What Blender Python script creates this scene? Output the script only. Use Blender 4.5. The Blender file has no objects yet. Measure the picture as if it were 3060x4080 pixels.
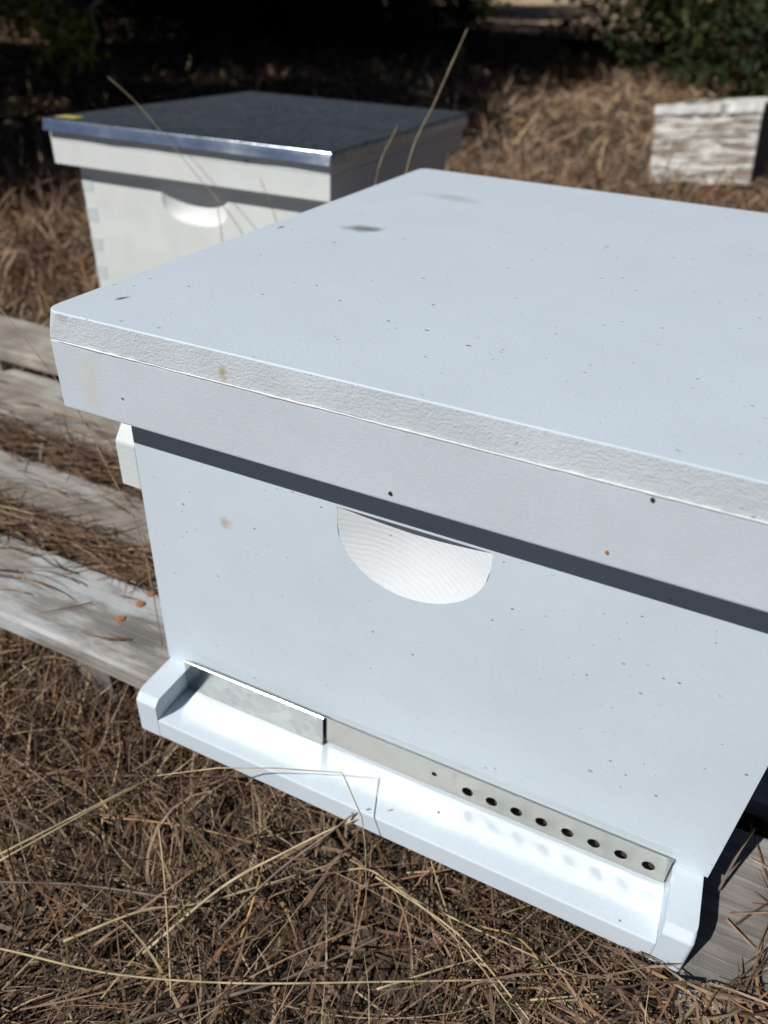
import bpy, bmesh, math, random
import numpy as np
from mathutils import Vector, noise

# ------------------------------------------------------------------ camera, sky, sun, exposure
sc = bpy.context.scene
col = sc.collection
R = math.radians
CAM = (0.3163, -0.3206, 0.4383)
cd = bpy.data.cameras.new('camera')
cam = bpy.data.objects.new('camera', cd); col.objects.link(cam)
cam.location = CAM
cam.rotation_euler = (0.9713, -0.0463, 0.4329)
cd.sensor_fit = 'VERTICAL'; cd.sensor_height = 36.0; cd.sensor_width = 27.0
cd.lens = 2936.97 / 4080 * 36
cd.clip_start = 0.01; cd.clip_end = 500
cd.dof.use_dof = True; cd.dof.focus_distance = 0.425; cd.dof.aperture_fstop = 6.4
sc.camera = cam
SUNV = Vector((0.5, 0.91, -1.0))                    # the way the light travels
w = bpy.data.worlds.new('World'); sc.world = w; w.use_nodes = True
wn = w.node_tree.nodes; wl = w.node_tree.links
sky = wn.new('ShaderNodeTexSky'); sky.sky_type = 'NISHITA'; sky.sun_disc = False
sky.sun_elevation = R(43.9); sky.sun_rotation = R(208.8)
bg = wn['Background']; bg.inputs[1].default_value = 0.05
sky.air_density = 0.38; sky.dust_density = 0.2; sky.altitude = 1500
wl.new(sky.outputs[0], bg.inputs[0])
ld = bpy.data.lights.new('sun', 'SUN'); ld.energy = 5.0; ld.angle = R(0.53); ld.color = (1.0, 0.975, 0.94)
sun = bpy.data.objects.new('sun', ld); col.objects.link(sun)
sun.rotation_euler = SUNV.to_track_quat('-Z', 'Y').to_euler(); sun.location = (-2, -4, 5)
sc.view_settings.view_transform = 'Standard'; sc.view_settings.look = 'None'
sc.view_settings.exposure = -0.16; sc.view_settings.gamma = 1.0
sc.cycles.use_denoising = True
sc.cycles.caustics_reflective = True
sc.cycles.blur_glossy = 0.0; sc.cycles.sample_clamp_indirect = 0.0
sc.cycles.max_bounces = 8; sc.cycles.use_adaptive_sampling = False
rng = np.random.default_rng(7)
random.seed(7)

# ------------------------------------------------------------------ helpers
def root_loc(o):
    while o.parent: o = o.parent
    return o

def thing(name, label, cat, loc=(0, 0, 0), rotz=0.0, group=None, world=True, rot=None):
    o = bpy.data.objects.new(name, None); col.objects.link(o)
    o.empty_display_size = 0.05
    o.location = loc; o.rotation_euler = rot if rot else (0, 0, rotz)
    tag(o, label, cat, group); o['_w'] = 1 if world else 0
    return o

def tag(o, label=None, cat=None, group=None, kind=None):
    if label: o['label'] = label
    if cat: o['category'] = cat
    if group: o['group'] = group
    if kind: o['kind'] = kind
    return o

def obj(name, bm, mat, parent=None, smooth=False):
    me = bpy.data.meshes.new(name); bm.to_mesh(me); bm.free()
    if smooth:
        for p in me.polygons: p.use_smooth = True
    if mat: me.materials.append(mat)
    o = bpy.data.objects.new(name, me); col.objects.link(o)
    if parent:
        o.parent = parent
        r = root_loc(parent)
        if r.get('_w'):
            me.transform(__import__('mathutils').Matrix.Translation(-r.location))
    return o

def box(bm, x0, x1, y0, y1, z0, z1, bev=0.0, seg=2):
    vs = [bm.verts.new(p) for p in ((x0,y0,z0),(x1,y0,z0),(x1,y1,z0),(x0,y1,z0),(x0,y0,z1),(x1,y0,z1),(x1,y1,z1),(x0,y1,z1))]
    fs = [bm.faces.new([vs[i] for i in f]) for f in ((0,3,2,1),(4,5,6,7),(0,1,5,4),(1,2,6,5),(2,3,7,6),(3,0,4,7))]
    if bev:
        es = list({e for f in fs for e in f.edges})
        bmesh.ops.bevel(bm, geom=es, offset=bev, segments=seg, profile=0.6, affect='EDGES', clamp_overlap=True)
    return bm

def boxo(name, mat, parent, *a, bev=0.0015, seg=2):
    return obj(name, box(bmesh.new(), *a, bev=bev, seg=seg), mat, parent)

def prism(bm, pts, axis, a, b):
    """extrude a closed 2-D outline along an axis (0 x, 1 y, 2 z)"""
    def P(p, t):
        q = list(p); q.insert(axis, t); return q
    A = [bm.verts.new(P(p, a)) for p in pts]; B = [bm.verts.new(P(p, b)) for p in pts]
    n = len(pts)
    bm.faces.new(A); bm.faces.new(B[::-1])
    for i in range(n): bm.faces.new((A[i], B[i], B[(i+1) % n], A[(i+1) % n]))
    bmesh.ops.recalc_face_normals(bm, faces=bm.faces)
    return bm

def tube(bm, pts, rad, n=6):
    pts = [Vector(p) for p in pts]; rings = []
    for i, p in enumerate(pts):
        d = (pts[min(i+1, len(pts)-1)] - pts[max(i-1, 0)]).normalized()
        u = d.cross(Vector((0.3, 0.1, 1))).normalized(); v = d.cross(u)
        r = rad[i] if hasattr(rad, '__len__') else rad
        rings.append([bm.verts.new(p + (u*math.cos(2*math.pi*k/n) + v*math.sin(2*math.pi*k/n))*r) for k in range(n)])
    for a, b in zip(rings, rings[1:]):
        for k in range(n): bm.faces.new((a[k], a[(k+1) % n], b[(k+1) % n], b[k]))
    bm.faces.new(rings[0][::-1]); bm.faces.new(rings[-1])
    return bm

def spline(pts, n):
    """Catmull-Rom through the points"""
    P = [Vector(p) for p in pts]; P = [P[0]*2-P[1]] + P + [P[-1]*2-P[-2]]
    out = []
    for i in range(1, len(P)-2):
        for k in range(n):
            t = k/n; a, b, c, d = P[i-1:i+3]
            out.append(0.5*((2*b) + (c-a)*t + (2*a-5*b+4*c-d)*t*t + (3*b-a-3*c+d)*t**3))
    return out + [P[-2]]

# ------------------------------------------------------------------ materials
def new_mat(name):
    m = bpy.data.materials.new(name); m.use_nodes = True
    return m, m.node_tree.nodes, m.node_tree.links, m.node_tree.nodes['Principled BSDF']

def ramp(n, stops):
    r = n.new('ShaderNodeValToRGB'); cr = r.color_ramp
    while len(cr.elements) < len(stops): cr.elements.new(0.5)
    for e, (p, c) in zip(cr.elements, stops):
        e.position = p; e.color = (c, c, c, 1) if isinstance(c, (int, float)) else (*c, 1)
    return r

def node(n, t, **kw):
    x = n.new(t)
    for k, v in kw.items():
        if k in x.inputs: x.inputs[k].default_value = v
        else: setattr(x, k, v)
    return x

def math_n(n, l, op, a, b=None, c=None):
    m = n.new('ShaderNodeMath'); m.operation = op
    for i, v in enumerate((a, b, c)):
        if v is None: continue
        if isinstance(v, (int, float)): m.inputs[i].default_value = v
        else: l.new(v, m.inputs[i])
    return m.outputs[0]

def mix(n, l, fac, a, b, mode='MIX'):
    m = n.new('ShaderNodeMix'); m.data_type = 'RGBA'; m.blend_type = mode
    for s, v in ((m.inputs[0], fac), (m.inputs[6], a), (m.inputs[7], b)):
        if isinstance(v, (int, float)): s.default_value = v
        elif isinstance(v, tuple): s.default_value = (*v, 1) if len(v) == 3 else v
        else: l.new(v, s)
    return m.outputs[2]

def specks(n, l, co, scale, share, rad, stretch=(1, 1, 1), off=0.0):
    """sparse small marks of random size: mask 0..1"""
    mp = node(n, 'ShaderNodeMapping'); mp.inputs['Scale'].default_value = stretch
    mp.inputs['Location'].default_value = (off, off*1.7, off*0.6)
    l.new(co, mp.inputs[0])
    nz = node(n, 'ShaderNodeTexNoise', Scale=scale*3.0, Detail=2.0); l.new(mp.outputs[0], nz.inputs['Vector'])
    v = node(n, 'ShaderNodeTexVoronoi', Scale=scale); l.new(mp.outputs[0], v.inputs['Vector'])
    sep = n.new('ShaderNodeSeparateColor'); l.new(v.outputs['Color'], sep.inputs[0])
    thr = math_n(n, l, 'MULTIPLY', math_n(n, l, 'POWER', math_n(n, l, 'MAXIMUM', math_n(n, l, 'DIVIDE', math_n(n, l, 'SUBTRACT', sep.outputs[0], 1-share), share), 0.0), 1.5), rad)
    cl = node(n, 'ShaderNodeTexNoise', Scale=scale*0.22, Detail=1.0); l.new(mp.outputs[0], cl.inputs['Vector'])
    thr = math_n(n, l, 'SUBTRACT', math_n(n, l, 'MULTIPLY', thr, math_n(n, l, 'MULTIPLY_ADD', cl.outputs[0], 2.6, -0.25)), rad*0.02)
    wob = math_n(n, l, 'MULTIPLY', math_n(n, l, 'SUBTRACT', nz.outputs[0], 0.5), rad*1.1)
    d = math_n(n, l, 'ADD', v.outputs['Distance'], wob)
    s = math_n(n, l, 'SUBTRACT', thr, d)
    m = n.new('ShaderNodeMapRange'); m.inputs['From Min'].default_value = 0.0; m.inputs['From Max'].default_value = rad*0.35
    l.new(s, m.inputs['Value'])
    return m.outputs[0]

def blob(n, l, co, c, r, nscale, edge=0.5, rotz=0.0):
    """a stain of its own shape at a place on the thing: mask 0..1"""
    mp = node(n, 'ShaderNodeMapping', vector_type='TEXTURE'); mp.inputs['Location'].default_value = c
    mp.inputs['Scale'].default_value = r; mp.inputs['Rotation'].default_value = (0, 0, rotz); l.new(co, mp.inputs[0])
    ln = node(n, 'ShaderNodeVectorMath', operation='LENGTH'); l.new(mp.outputs[0], ln.inputs[0])
    nz = node(n, 'ShaderNodeTexNoise', Scale=nscale, Detail=4.0); l.new(co, nz.inputs['Vector'])
    d = math_n(n, l, 'ADD', ln.outputs['Value'], math_n(n, l, 'MULTIPLY', math_n(n, l, 'SUBTRACT', nz.outputs[0], 0.5), 1.2))
    m = n.new('ShaderNodeMapRange'); m.inputs['From Min'].default_value = 1.0; m.inputs['From Max'].default_value = 1.0-edge
    l.new(d, m.inputs['Value'])
    return m.outputs[0]

BASE = Vector((0.2064, 0.25, -0.0363))          # base of the near hive
def loc(x, y, z): return (x-BASE.x, y-BASE.y, z-BASE.z)

def paint(name, base, speck=0.0, rough=0.5, stains=(), bump=0.05, bscale=900, grain=None, dirt=0.06, pit=0.0, sscale=60, stretch=(1,1,1), rings=None):
    m, n, l, b = new_mat(name)
    tc = n.new('ShaderNodeTexCoord'); co = tc.outputs['Object']
    c = base
    nz = node(n, 'ShaderNodeTexNoise', Scale=14.0, Detail=6.0, Roughness=0.65); l.new(co, nz.inputs['Vector'])
    r1 = ramp(n, ((0.3, 1-dirt*1.6), (0.62, 1.0))); l.new(nz.outputs[0], r1.inputs[0])
    c = mix(n, l, 1.0, base, r1.outputs[0], 'MULTIPLY')
    nf = node(n, 'ShaderNodeTexNoise', Scale=420.0, Detail=3.0); l.new(co, nf.inputs['Vector'])
    r2 = ramp(n, ((0.3, 0.955), (0.7, 1.0))); l.new(nf.outputs[0], r2.inputs[0])
    c = mix(n, l, 1.0, c, r2.outputs[0], 'MULTIPLY')
    hs = []
    if speck:
        s1 = specks(n, l, co, sscale, min(0.9, 0.30*speck), 0.115, stretch); hs.append((s1, 1.0))
        c = mix(n, l, math_n(n, l, 'MULTIPLY', s1, 0.75), c, (0.13, 0.125, 0.13))
        s2 = specks(n, l, co, sscale*1.6, min(0.9, 0.25*speck), 0.14, stretch, 3.3)
        c = mix(n, l, math_n(n, l, 'MULTIPLY', s2, 0.5), c, (0.22, 0.20, 0.19))
        s3 = specks(n, l, co, sscale*0.6, 0.10*speck, 0.10, (1,1,1), 7.1)
        c = mix(n, l, math_n(n, l, 'MULTIPLY', s3, 0.5), c, (0.30, 0.20, 0.12))
        hs.append((s2, 0.5))
    for (pos, rad, colr, ns, f, rz) in stains:
        c = mix(n, l, math_n(n, l, 'MULTIPLY', blob(n, l, co, pos, rad, ns, 0.7, rz), f), c, colr)
    l.new(c, b.inputs['Base Color'])
    b.inputs['Roughness'].default_value = rough
    b.inputs['Specular IOR Level'].default_value = 0.35
    h = node(n, 'ShaderNodeTexNoise', Scale=bscale, Detail=3.0, Roughness=0.6); l.new(co, h.inputs['Vector'])
    hh = h.outputs[0]
    if grain:
        mp = node(n, 'ShaderNodeMapping'); mp.inputs['Scale'].default_value = grain[0]; l.new(co, mp.inputs[0])
        g = node(n, 'ShaderNodeTexNoise', Scale=grain[1], Detail=3.0, Distortion=0.6); l.new(mp.outputs[0], g.inputs['Vector'])
        hh = math_n(n, l, 'ADD', hh, math_n(n, l, 'MULTIPLY', g.outputs[0], grain[2]))
    if rings:
        mp = node(n, 'ShaderNodeMapping'); mp.inputs['Location'].default_value = tuple(-v for v in rings[0]); l.new(co, mp.inputs[0])
        fl_ = node(n, 'ShaderNodeVectorMath', operation='MULTIPLY'); fl_.inputs[1].default_value = (1, 0, 1); l.new(mp.outputs[0], fl_.inputs[0])
        ln = node(n, 'ShaderNodeVectorMath', operation='LENGTH'); l.new(fl_.outputs[0], ln.inputs[0])
        wob = node(n, 'ShaderNodeTexNoise', Scale=60.0, Detail=3.0); l.new(co, wob.inputs['Vector'])
        ph = math_n(n, l, 'ADD', math_n(n, l, 'MULTIPLY', ln.outputs['Value'], rings[1]), math_n(n, l, 'MULTIPLY', wob.outputs[0], 8.0))
        am = node(n, 'ShaderNodeTexNoise', Scale=35.0, Detail=1.0); l.new(co, am.inputs['Vector'])
        hh = math_n(n, l, 'ADD', hh, math_n(n, l, 'MULTIPLY', math_n(n, l, 'SINE', ph), math_n(n, l, 'MULTIPLY', am.outputs[0], rings[2])))
    for s, k in hs: hh = math_n(n, l, 'SUBTRACT', hh, math_n(n, l, 'MULTIPLY', s, 3.0*k))
    bp = node(n, 'ShaderNodeBump', Strength=1.0, Distance=bump*0.001); l.new(hh, bp.inputs['Height'])
    l.new(bp.outputs[0], b.inputs['Normal'])
    return m

WHITE = (0.61, 0.69, 0.755)
M_box = paint('paint_box', WHITE, speck=2.8, sscale=105, bump=0.10, stretch=(1.0, 1.0, 1.5), grain=((0.35, 1, 9), 60, 0.5), bscale=1500, dirt=0.04,
              stains=((loc(0.068, 0, 0.155), (0.006, 0.02, 0.006), (0.45, 0.42, 0.33), 260, 0.8, 0),))
M_lidtop = paint('paint_lid_top', (0.625, 0.715, 0.80), speck=1.9, sscale=110, bump=0.16, bscale=520, dirt=0.025, stretch=(0.7, 1.3, 1),
                 stains=((loc(0.048, 0.2335, 0.292), (0.020, 0.012, 0.02), (0.20, 0.20, 0.21), 60, 0.9, 0.3),
                         (loc(0.066, 0.39, 0.292), (0.040, 0.018, 0.02), (0.40, 0.42, 0.43), 50, 0.5, -0.2),
                         (loc(-0.006, 0.20, 0.292), (0.0025, 0.006, 0.02), (0.12, 0.12, 0.13), 120, 0.8, 0),
                         (loc(0.006, 0.004, 0.292), (0.0022, 0.0055, 0.02), (0.10, 0.10, 0.11), 150, 0.9, -0.3)))
M_lidedge = paint('paint_rough_edge', (0.605, 0.66, 0.695), speck=0.25, sscale=100, bump=0.42, bscale=900, dirt=0.08, rough=0.5,
                  grain=((0.6, 1, 1.5), 480, 1.0),
                  stains=((loc(0.0999, -0.0328, 0.2805), (0.003, 0.01, 0.006), (0.42, 0.36, 0.20), 300, 0.85, 0),
                          (loc(-0.005, -0.0328, 0.289), (0.006, 0.02, 0.003), (0.40, 0.42, 0.42), 300, 0.7, 0)))
M_lidrim = paint('paint_lid_rim', (0.58, 0.64, 0.695), speck=0.35, sscale=85, bump=0.16, bscale=700, dirt=0.05, rough=0.45,
                 stains=((loc(0.008, -0.0328, 0.252), (0.010, 0.02, 0.026), (0.56, 0.56, 0.50), 160, 0.55, 0),))
M_carve = paint('paint_carved', (0.75, 0.785, 0.81), speck=0.8, sscale=95, bump=0.12, bscale=800, dirt=0.05, rings=(loc(0.158, 0, 0.055), 1700, 0.55))
M_board = paint('paint_bottom_board', (0.625, 0.705, 0.77), speck=0.6, sscale=110, bump=0.14, bscale=900, dirt=0.04)
M_cleat = paint('paint_cleat', (0.66, 0.70, 0.70), speck=0.3, bump=0.3, bscale=500)
M_bead = paint('paint_bead', (0.80, 0.81, 0.80), bump=0.2, bscale=400)
M_rear = paint('paint_rear_box', (0.69, 0.715, 0.705), speck=0.15, sscale=30, bump=0.15, bscale=300, dirt=0.07)
M_rear2 = paint('paint_end_grain', (0.58, 0.63, 0.63), bump=0.4, bscale=300, dirt=0.1)

def metal(name, c, rough, bump=0.02, bs=200, spangle=0.06):
    m, n, l, b = new_mat(name)
    tc = n.new('ShaderNodeTexCoord'); co = tc.outputs['Object']
    v = node(n, 'ShaderNodeTexVoronoi', Scale=160.0); l.new(co, v.inputs['Vector'])
    nz = node(n, 'ShaderNodeTexNoise', Scale=35.0, Detail=5.0); l.new(co, nz.inputs['Vector'])
    sep = n.new('ShaderNodeSeparateColor'); l.new(v.outputs['Color'], sep.inputs[0])
    f = math_n(n, l, 'ADD', math_n(n, l, 'MULTIPLY', sep.outputs[0], spangle), math_n(n, l, 'MULTIPLY', nz.outputs[0], 0.25))
    cc = mix(n, l, f, c, tuple(x*0.55 for x in c))
    l.new(cc, b.inputs['Base Color']); b.inputs['Metallic'].default_value = 1.0
    rr = math_n(n, l, 'MULTIPLY_ADD', nz.outputs[0], 0.10, rough-0.05); l.new(rr, b.inputs['Roughness'])
    h = node(n, 'ShaderNodeTexNoise', Scale=bs, Detail=2.0); l.new(co, h.inputs['Vector'])
    bp = node(n, 'ShaderNodeBump', Strength=1.0, Distance=bump*0.001); l.new(h.outputs[0], bp.inputs['Height'])
    l.new(bp.outputs[0], b.inputs['Normal'])
    return m
M_strip = metal('galvanised_strip', (0.60, 0.595, 0.575), 0.18, 0.0, spangle=0.5)
M_plate = metal('dull_entrance_plate', (0.53, 0.505, 0.455), 0.18, 0.0, spangle=0.05)
M_tin = metal('galvanised_cover', (0.53, 0.62, 0.73), 0.41, 0.06, 40, spangle=0.9)
M_rim = metal('shiny_cover_rim', (0.76, 0.83, 0.92), 0.19, 0.35, 60)

def wood(name, light, dark, white=0.0, seed=0.0):
    m, n, l, b = new_mat(name)
    tc = n.new('ShaderNodeTexCoord'); co = tc.outputs['Object']
    info = n.new('ShaderNodeObjectInfo')
    ad = node(n, 'ShaderNodeVectorMath', operation='ADD'); l.new(co, ad.inputs[0])
    cx = n.new('ShaderNodeCombineXYZ'); l.new(math_n(n, l, 'MULTIPLY', info.outputs['Random'], 30.0), cx.inputs[0]); l.new(math_n(n, l, 'MULTIPLY', info.outputs['Random'], 17.0), cx.inputs[1]); l.new(cx.outputs[0], ad.inputs[1])
    mp = node(n, 'ShaderNodeMapping'); mp.inputs['Scale'].default_value = (4.0, 110, 110); l.new(ad.outputs[0], mp.inputs[0])
    g = node(n, 'ShaderNodeTexNoise', Scale=1.6, Detail=10.0, Roughness=0.72, Distortion=0.9); l.new(mp.outputs[0], g.inputs['Vector'])
    bl = node(n, 'ShaderNodeTexNoise', Scale=16.0, Detail=5.0); l.new(ad.outputs[0], bl.inputs['Vector'])
    r = ramp(n, ((0.30, dark), (0.50, tuple((a+b_)*0.5 for a, b_ in zip(light, dark))), (0.66, light))); l.new(g.outputs[0], r.inputs[0])
    c = r.outputs[0]
    rb = ramp(n, ((0.35, 0.62), (0.65, 1.08))); l.new(bl.outputs[0], rb.inputs[0])
    c = mix(n, l, 1.0, c, rb.outputs[0], 'MULTIPLY')
    if white:
        wv = node(n, 'ShaderNodeTexNoise', Scale=9.0, Detail=9.0, Roughness=0.7); 
        mp2 = node(n, 'ShaderNodeMapping'); mp2.inputs['Scale'].default_value = (0.5, 2.2, 2.2); l.new(ad.outputs[0], mp2.inputs[0]); l.new(mp2.outputs[0], wv.inputs['Vector'])
        rw = ramp(n, ((0.50, 0.0), (0.60, white))); l.new(wv.outputs[0], rw.inputs[0])
        c = mix(n, l, rw.outputs[0], c, (0.58, 0.62, 0.64))
    l.new(c, b.inputs['Base Color']); b.inputs['Roughness'].default_value = 0.8; b.inputs['Specular IOR Level'].default_value = 0.2
    bp = node(n, 'ShaderNodeBump', Strength=0.9, Distance=0.0012); l.new(g.outputs[0], bp.inputs['Height']); l.new(bp.outputs[0], b.inputs['Normal'])
    return m
M_plank = wood('weathered_plank', (0.40, 0.375, 0.345), (0.18, 0.165, 0.15), white=0.6)
M_plank2 = wood('pale_plank', (0.46, 0.42, 0.37), (0.23, 0.20, 0.17), white=0.3)
M_plank_dark = wood('darker_plank', (0.30, 0.27, 0.245), (0.14, 0.12, 0.105))  # darker plank tones for stringers and spacers

def plain(name, c, rough=0.7, metallic=0.0):
    m, n, l, b = new_mat(name)
    tc = n.new('ShaderNodeTexCoord'); nz = node(n, 'ShaderNodeTexNoise', Scale=300.0, Detail=3.0); l.new(tc.outputs['Object'], nz.inputs['Vector'])
    r = ramp(n, ((0.3, tuple(x*0.7 for x in c)), (0.7, c))); l.new(nz.outputs[0], r.inputs[0]); l.new(r.outputs[0], b.inputs['Base Color'])
    b.inputs['Roughness'].default_value = rough; b.inputs['Metallic'].default_value = metallic
    return m
M_nail = plain('dark_nail', (0.035, 0.022, 0.018), 0.6)
M_rust = plain('rusty_screw', (0.42, 0.18, 0.07), 0.7)
M_yellow = plain('yellow_sticker', (0.55, 0.48, 0.12), 0.5)
M_inside = plain('dark_inside_shade', (0.07, 0.055, 0.04), 0.9)  # shade behind the entrance holes put into a near-black colour

def grass_mat(name, rough=0.75):
    m, n, l, b = new_mat(name)
    a = n.new('ShaderNodeAttribute'); a.attribute_name = 'tint'
    tc = n.new('ShaderNodeTexCoord'); nz = node(n, 'ShaderNodeTexNoise', Scale=180.0, Detail=2.0); l.new(tc.outputs['Object'], nz.inputs['Vector'])
    r = ramp(n, ((0.3, 0.65), (0.7, 1.12))); l.new(nz.outputs[0], r.inputs[0])
    c = mix(n, l, 1.0, a.outputs['Color'], r.outputs[0], 'MULTIPLY')
    l.new(c, b.inputs['Base Color']); b.inputs['Roughness'].default_value = rough; b.inputs['Specular IOR Level'].default_value = 0.25
    return m
M_grass = grass_mat('dry_grass')
def straw_mat(name, c):
    m, n, l, b = new_mat(name)
    tc = n.new('ShaderNodeTexCoord'); nz = node(n, 'ShaderNodeTexNoise', Scale=90.0, Detail=4.0); l.new(tc.outputs['Object'], nz.inputs['Vector'])
    r = ramp(n, ((0.32, tuple(x*0.55 for x in c)), (0.62, c))); l.new(nz.outputs[0], r.inputs[0])
    l.new(r.outputs[0], b.inputs['Base Color']); b.inputs['Roughness'].default_value = 0.5; b.inputs['Specular IOR Level'].default_value = 0.35
    return m
M_straw = straw_mat('pale_straw', (0.50, 0.41, 0.24))
M_gold = straw_mat('golden_straw', (0.46, 0.29, 0.09))
M_dull = straw_mat('dull_straw', (0.30, 0.245, 0.16))
M_twig = straw_mat('grey_twig', (0.20, 0.155, 0.125))

m, n, l, b = new_mat('soil'); M_soil = m
tc = n.new('ShaderNodeTexCoord')
n1 = node(n, 'ShaderNodeTexNoise', Scale=70.0, Detail=9.0, Roughness=0.7); l.new(tc.outputs['Object'], n1.inputs['Vector'])
n2 = node(n, 'ShaderNodeTexNoise', Scale=1.1, Detail=4.0); l.new(tc.outputs['Object'], n2.inputs['Vector'])
ra = ramp(n, ((0.32, (0.035, 0.026, 0.020)), (0.55, (0.10, 0.074, 0.055)), (0.72, (0.19, 0.145, 0.105)))); l.new(n1.outputs[0], ra.inputs[0])
rb = ramp(n, ((0.3, 0.75), (0.7, 1.15))); l.new(n2.outputs[0], rb.inputs[0])
near = mix(n, l, 1.0, ra.outputs[0], rb.outputs[0], 'MULTIPLY')
# far off the sward closes up: pale tan dead grass
sp = n.new('ShaderNodeSeparateXYZ'); l.new(tc.outputs['Object'], sp.inputs[0])
fr = n.new('ShaderNodeMapRange'); fr.inputs['From Min'].default_value = 9.0; fr.inputs['From Max'].default_value = 15.0; l.new(sp.outputs[1], fr.inputs['Value'])
tan = mix(n, l, n1.outputs[0], (0.30, 0.22, 0.14), (0.52, 0.41, 0.28))
l.new(mix(n, l, fr.outputs[0], near, tan), b.inputs['Base Color']); b.inputs['Roughness'].default_value = 0.95; b.inputs['Specular IOR Level'].default_value = 0.1
bp = node(n, 'ShaderNodeBump', Strength=1.0, Distance=0.006); l.new(n1.outputs[0], bp.inputs['Height']); l.new(bp.outputs[0], b.inputs['Normal'])

# ------------------------------------------------------------------ ground
def gz(x, y):
    """height of the ground"""
    d = max(0.0, y-0.6)
    h = -0.125 + 0.024*min(d, 8) + (0.0035*(d-6)**2 if d > 6 else 0.0)
    if d > 26: h = -0.125 + 0.192 + 0.0035*400 + 0.14*(d-26)*0.8
    h += 0.02*noise.noise((x*1.7, y*1.7, 3.0)) + 0.010*noise.noise((x*7, y*7, 1.0)) + 0.25*noise.noise((x*0.11, y*0.11, 8.0))*min(1, d/12)
    return h
def gz_arr(X, Y): return np.array([gz(float(a), float(b)) for a, b in zip(X, Y)])

def warp(t, near, far): return math.copysign(near*abs(t) + (far-near)*abs(t)**5, t)
NX, NY = 170, 190
xs = [0.0 + warp(-1+2*i/(NX-1), 3.2, 60) for i in range(NX)]
ys = [0.6 + warp(-1+2*i/(NY-1), 3.6, 90) for i in range(NY)]
vs = [(x, y, gz(x, y)) for y in ys for x in xs]
fs = [(j*NX+i, j*NX+i+1, (j+1)*NX+i+1, (j+1)*NX+i) for j in range(NY-1) for i in range(NX-1)]
me = bpy.data.meshes.new('ground'); me.from_pydata(vs, [], fs)
for p in me.polygons: p.use_smooth = True
me.materials.append(M_soil)
g = bpy.data.objects.new('ground', me); col.objects.link(g); tag(g, kind='structure', label='dark bare soil and dead grass sward sloping up to the trees')

# ------------------------------------------------------------------ a board with a carved hand hold
def scoop_outline(cx, zt, zc, a, b_, k=2.0, n=40):
    pts = [(cx-a, zt)]
    for i in range(n+1):
        t = math.pi + math.pi*i/n
        c, s = math.cos(t), math.sin(t)
        pts.append((cx + a*math.copysign(abs(c)**(2/k), c), zc + b_*math.copysign(abs(s)**(2/k), s)))
    pts.append((cx+a, zt))
    for i in range(1, 12): pts.append((cx+a-2*a*i/12, zt))
    return pts

def front_with_scoop(name, mat, cmat, parent, x0, x1, y, z0, z1, th, cx, zt, zc, a, b_, depth, k=2.0, pw=1.0):
    hole = scoop_outline(cx, zt, zc, a, b_, k)
    c0 = (cx, (zc+zt)/2)
    bm = bmesh.new()
    def outer(p):
        dx, dz = p[0]-c0[0], p[1]-c0[1]; t = 1e9
        if dx > 1e-9: t = min(t, (x1-c0[0])/dx)
        if dx < -1e-9: t = min(t, (x0-c0[0])/dx)
        if dz > 1e-9: t = min(t, (z1-c0[1])/dz)
        if dz < -1e-9: t = min(t, (z0-c0[1])/dz)
        return (c0[0]+dx*t, c0[1]+dz*t)
    # hole edge and the outer edge, with the four corners put in
    H = [bm.verts.new((p[0], y, p[1])) for p in hole]; O = [bm.verts.new((*[outer(p)[0]], y, outer(p)[1])) for p in hole]
    n = len(hole)
    for i in range(n):
        j = (i+1) % n
        a_, b2 = O[i].co, O[j].co
        f = [H[i], H[j], O[j]]
        if abs(a_.x-b2.x) > 1e-6 and abs(a_.z-b2.z) > 1e-6:
            cxn = a_.x if abs(a_.x-x0) < 1e-6 or abs(a_.x-x1) < 1e-6 else b2.x
            czn = a_.z if abs(a_.z-z0) < 1e-6 or abs(a_.z-z1) < 1e-6 else b2.z
            f.append(bm.verts.new((cxn, y, czn)))
        f.append(O[i]); bm.faces.new(f)
    # back and sides
    B = [bm.verts.new(p) for p in ((x0, y+th, z0), (x1, y+th, z0), (x1, y+th, z1), (x0, y+th, z1))]
    F = [bm.verts.new(p) for p in ((x0, y, z0), (x1, y, z0), (x1, y, z1), (x0, y, z1))]
    bm.faces.new(B[::-1])
    for i in range(4): bm.faces.new((F[i], F[(i+1) % 4], B[(i+1) % 4], B[i]))
    bmesh.ops.remove_doubles(bm, verts=bm.verts, dist=1e-6)
    bmesh.ops.recalc_face_normals(bm, faces=bm.faces)
    o = obj(name, bm, mat, parent)
    # the carved bowl
    bm = bmesh.new()
    def dep(x, z):
        u = (x-cx)/a
        v = (zc-z)/b_ if z < zc else 0.0
        r = (abs(u)**k + abs(v)**k)**(1/k)
        return depth*max(0.0, 1-r**1.7)**pw
    NXs, NZs = 56, 34
    grid = []
    for i in range(NXs+1):
        u = -1+2*i/NXs; x = cx + a*u
        zb = zc - b_*max(0.0, 1-abs(u)**k)**(1/k)
        row = []
        for j in range(NZs+1):
            z = zb + (zt-zb)*(j/NZs)
            row.append(bm.verts.new((x, y+0.0001+dep(x, z), z)))
        row.append(bm.verts.new((x, y+0.0001, zt)))         # the lip above
        grid.append(row)
    for i in range(NXs):
        for j in range(NZs+1):
            f = bm.faces.new((grid[i][j], grid[i+1][j], grid[i+1][j+1], grid[i][j+1])); f.smooth = j < NZs
    bmesh.ops.remove_doubles(bm, verts=bm.verts, dist=1e-7)
    return o, obj('hand_hold', bm, cmat, o)

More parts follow.
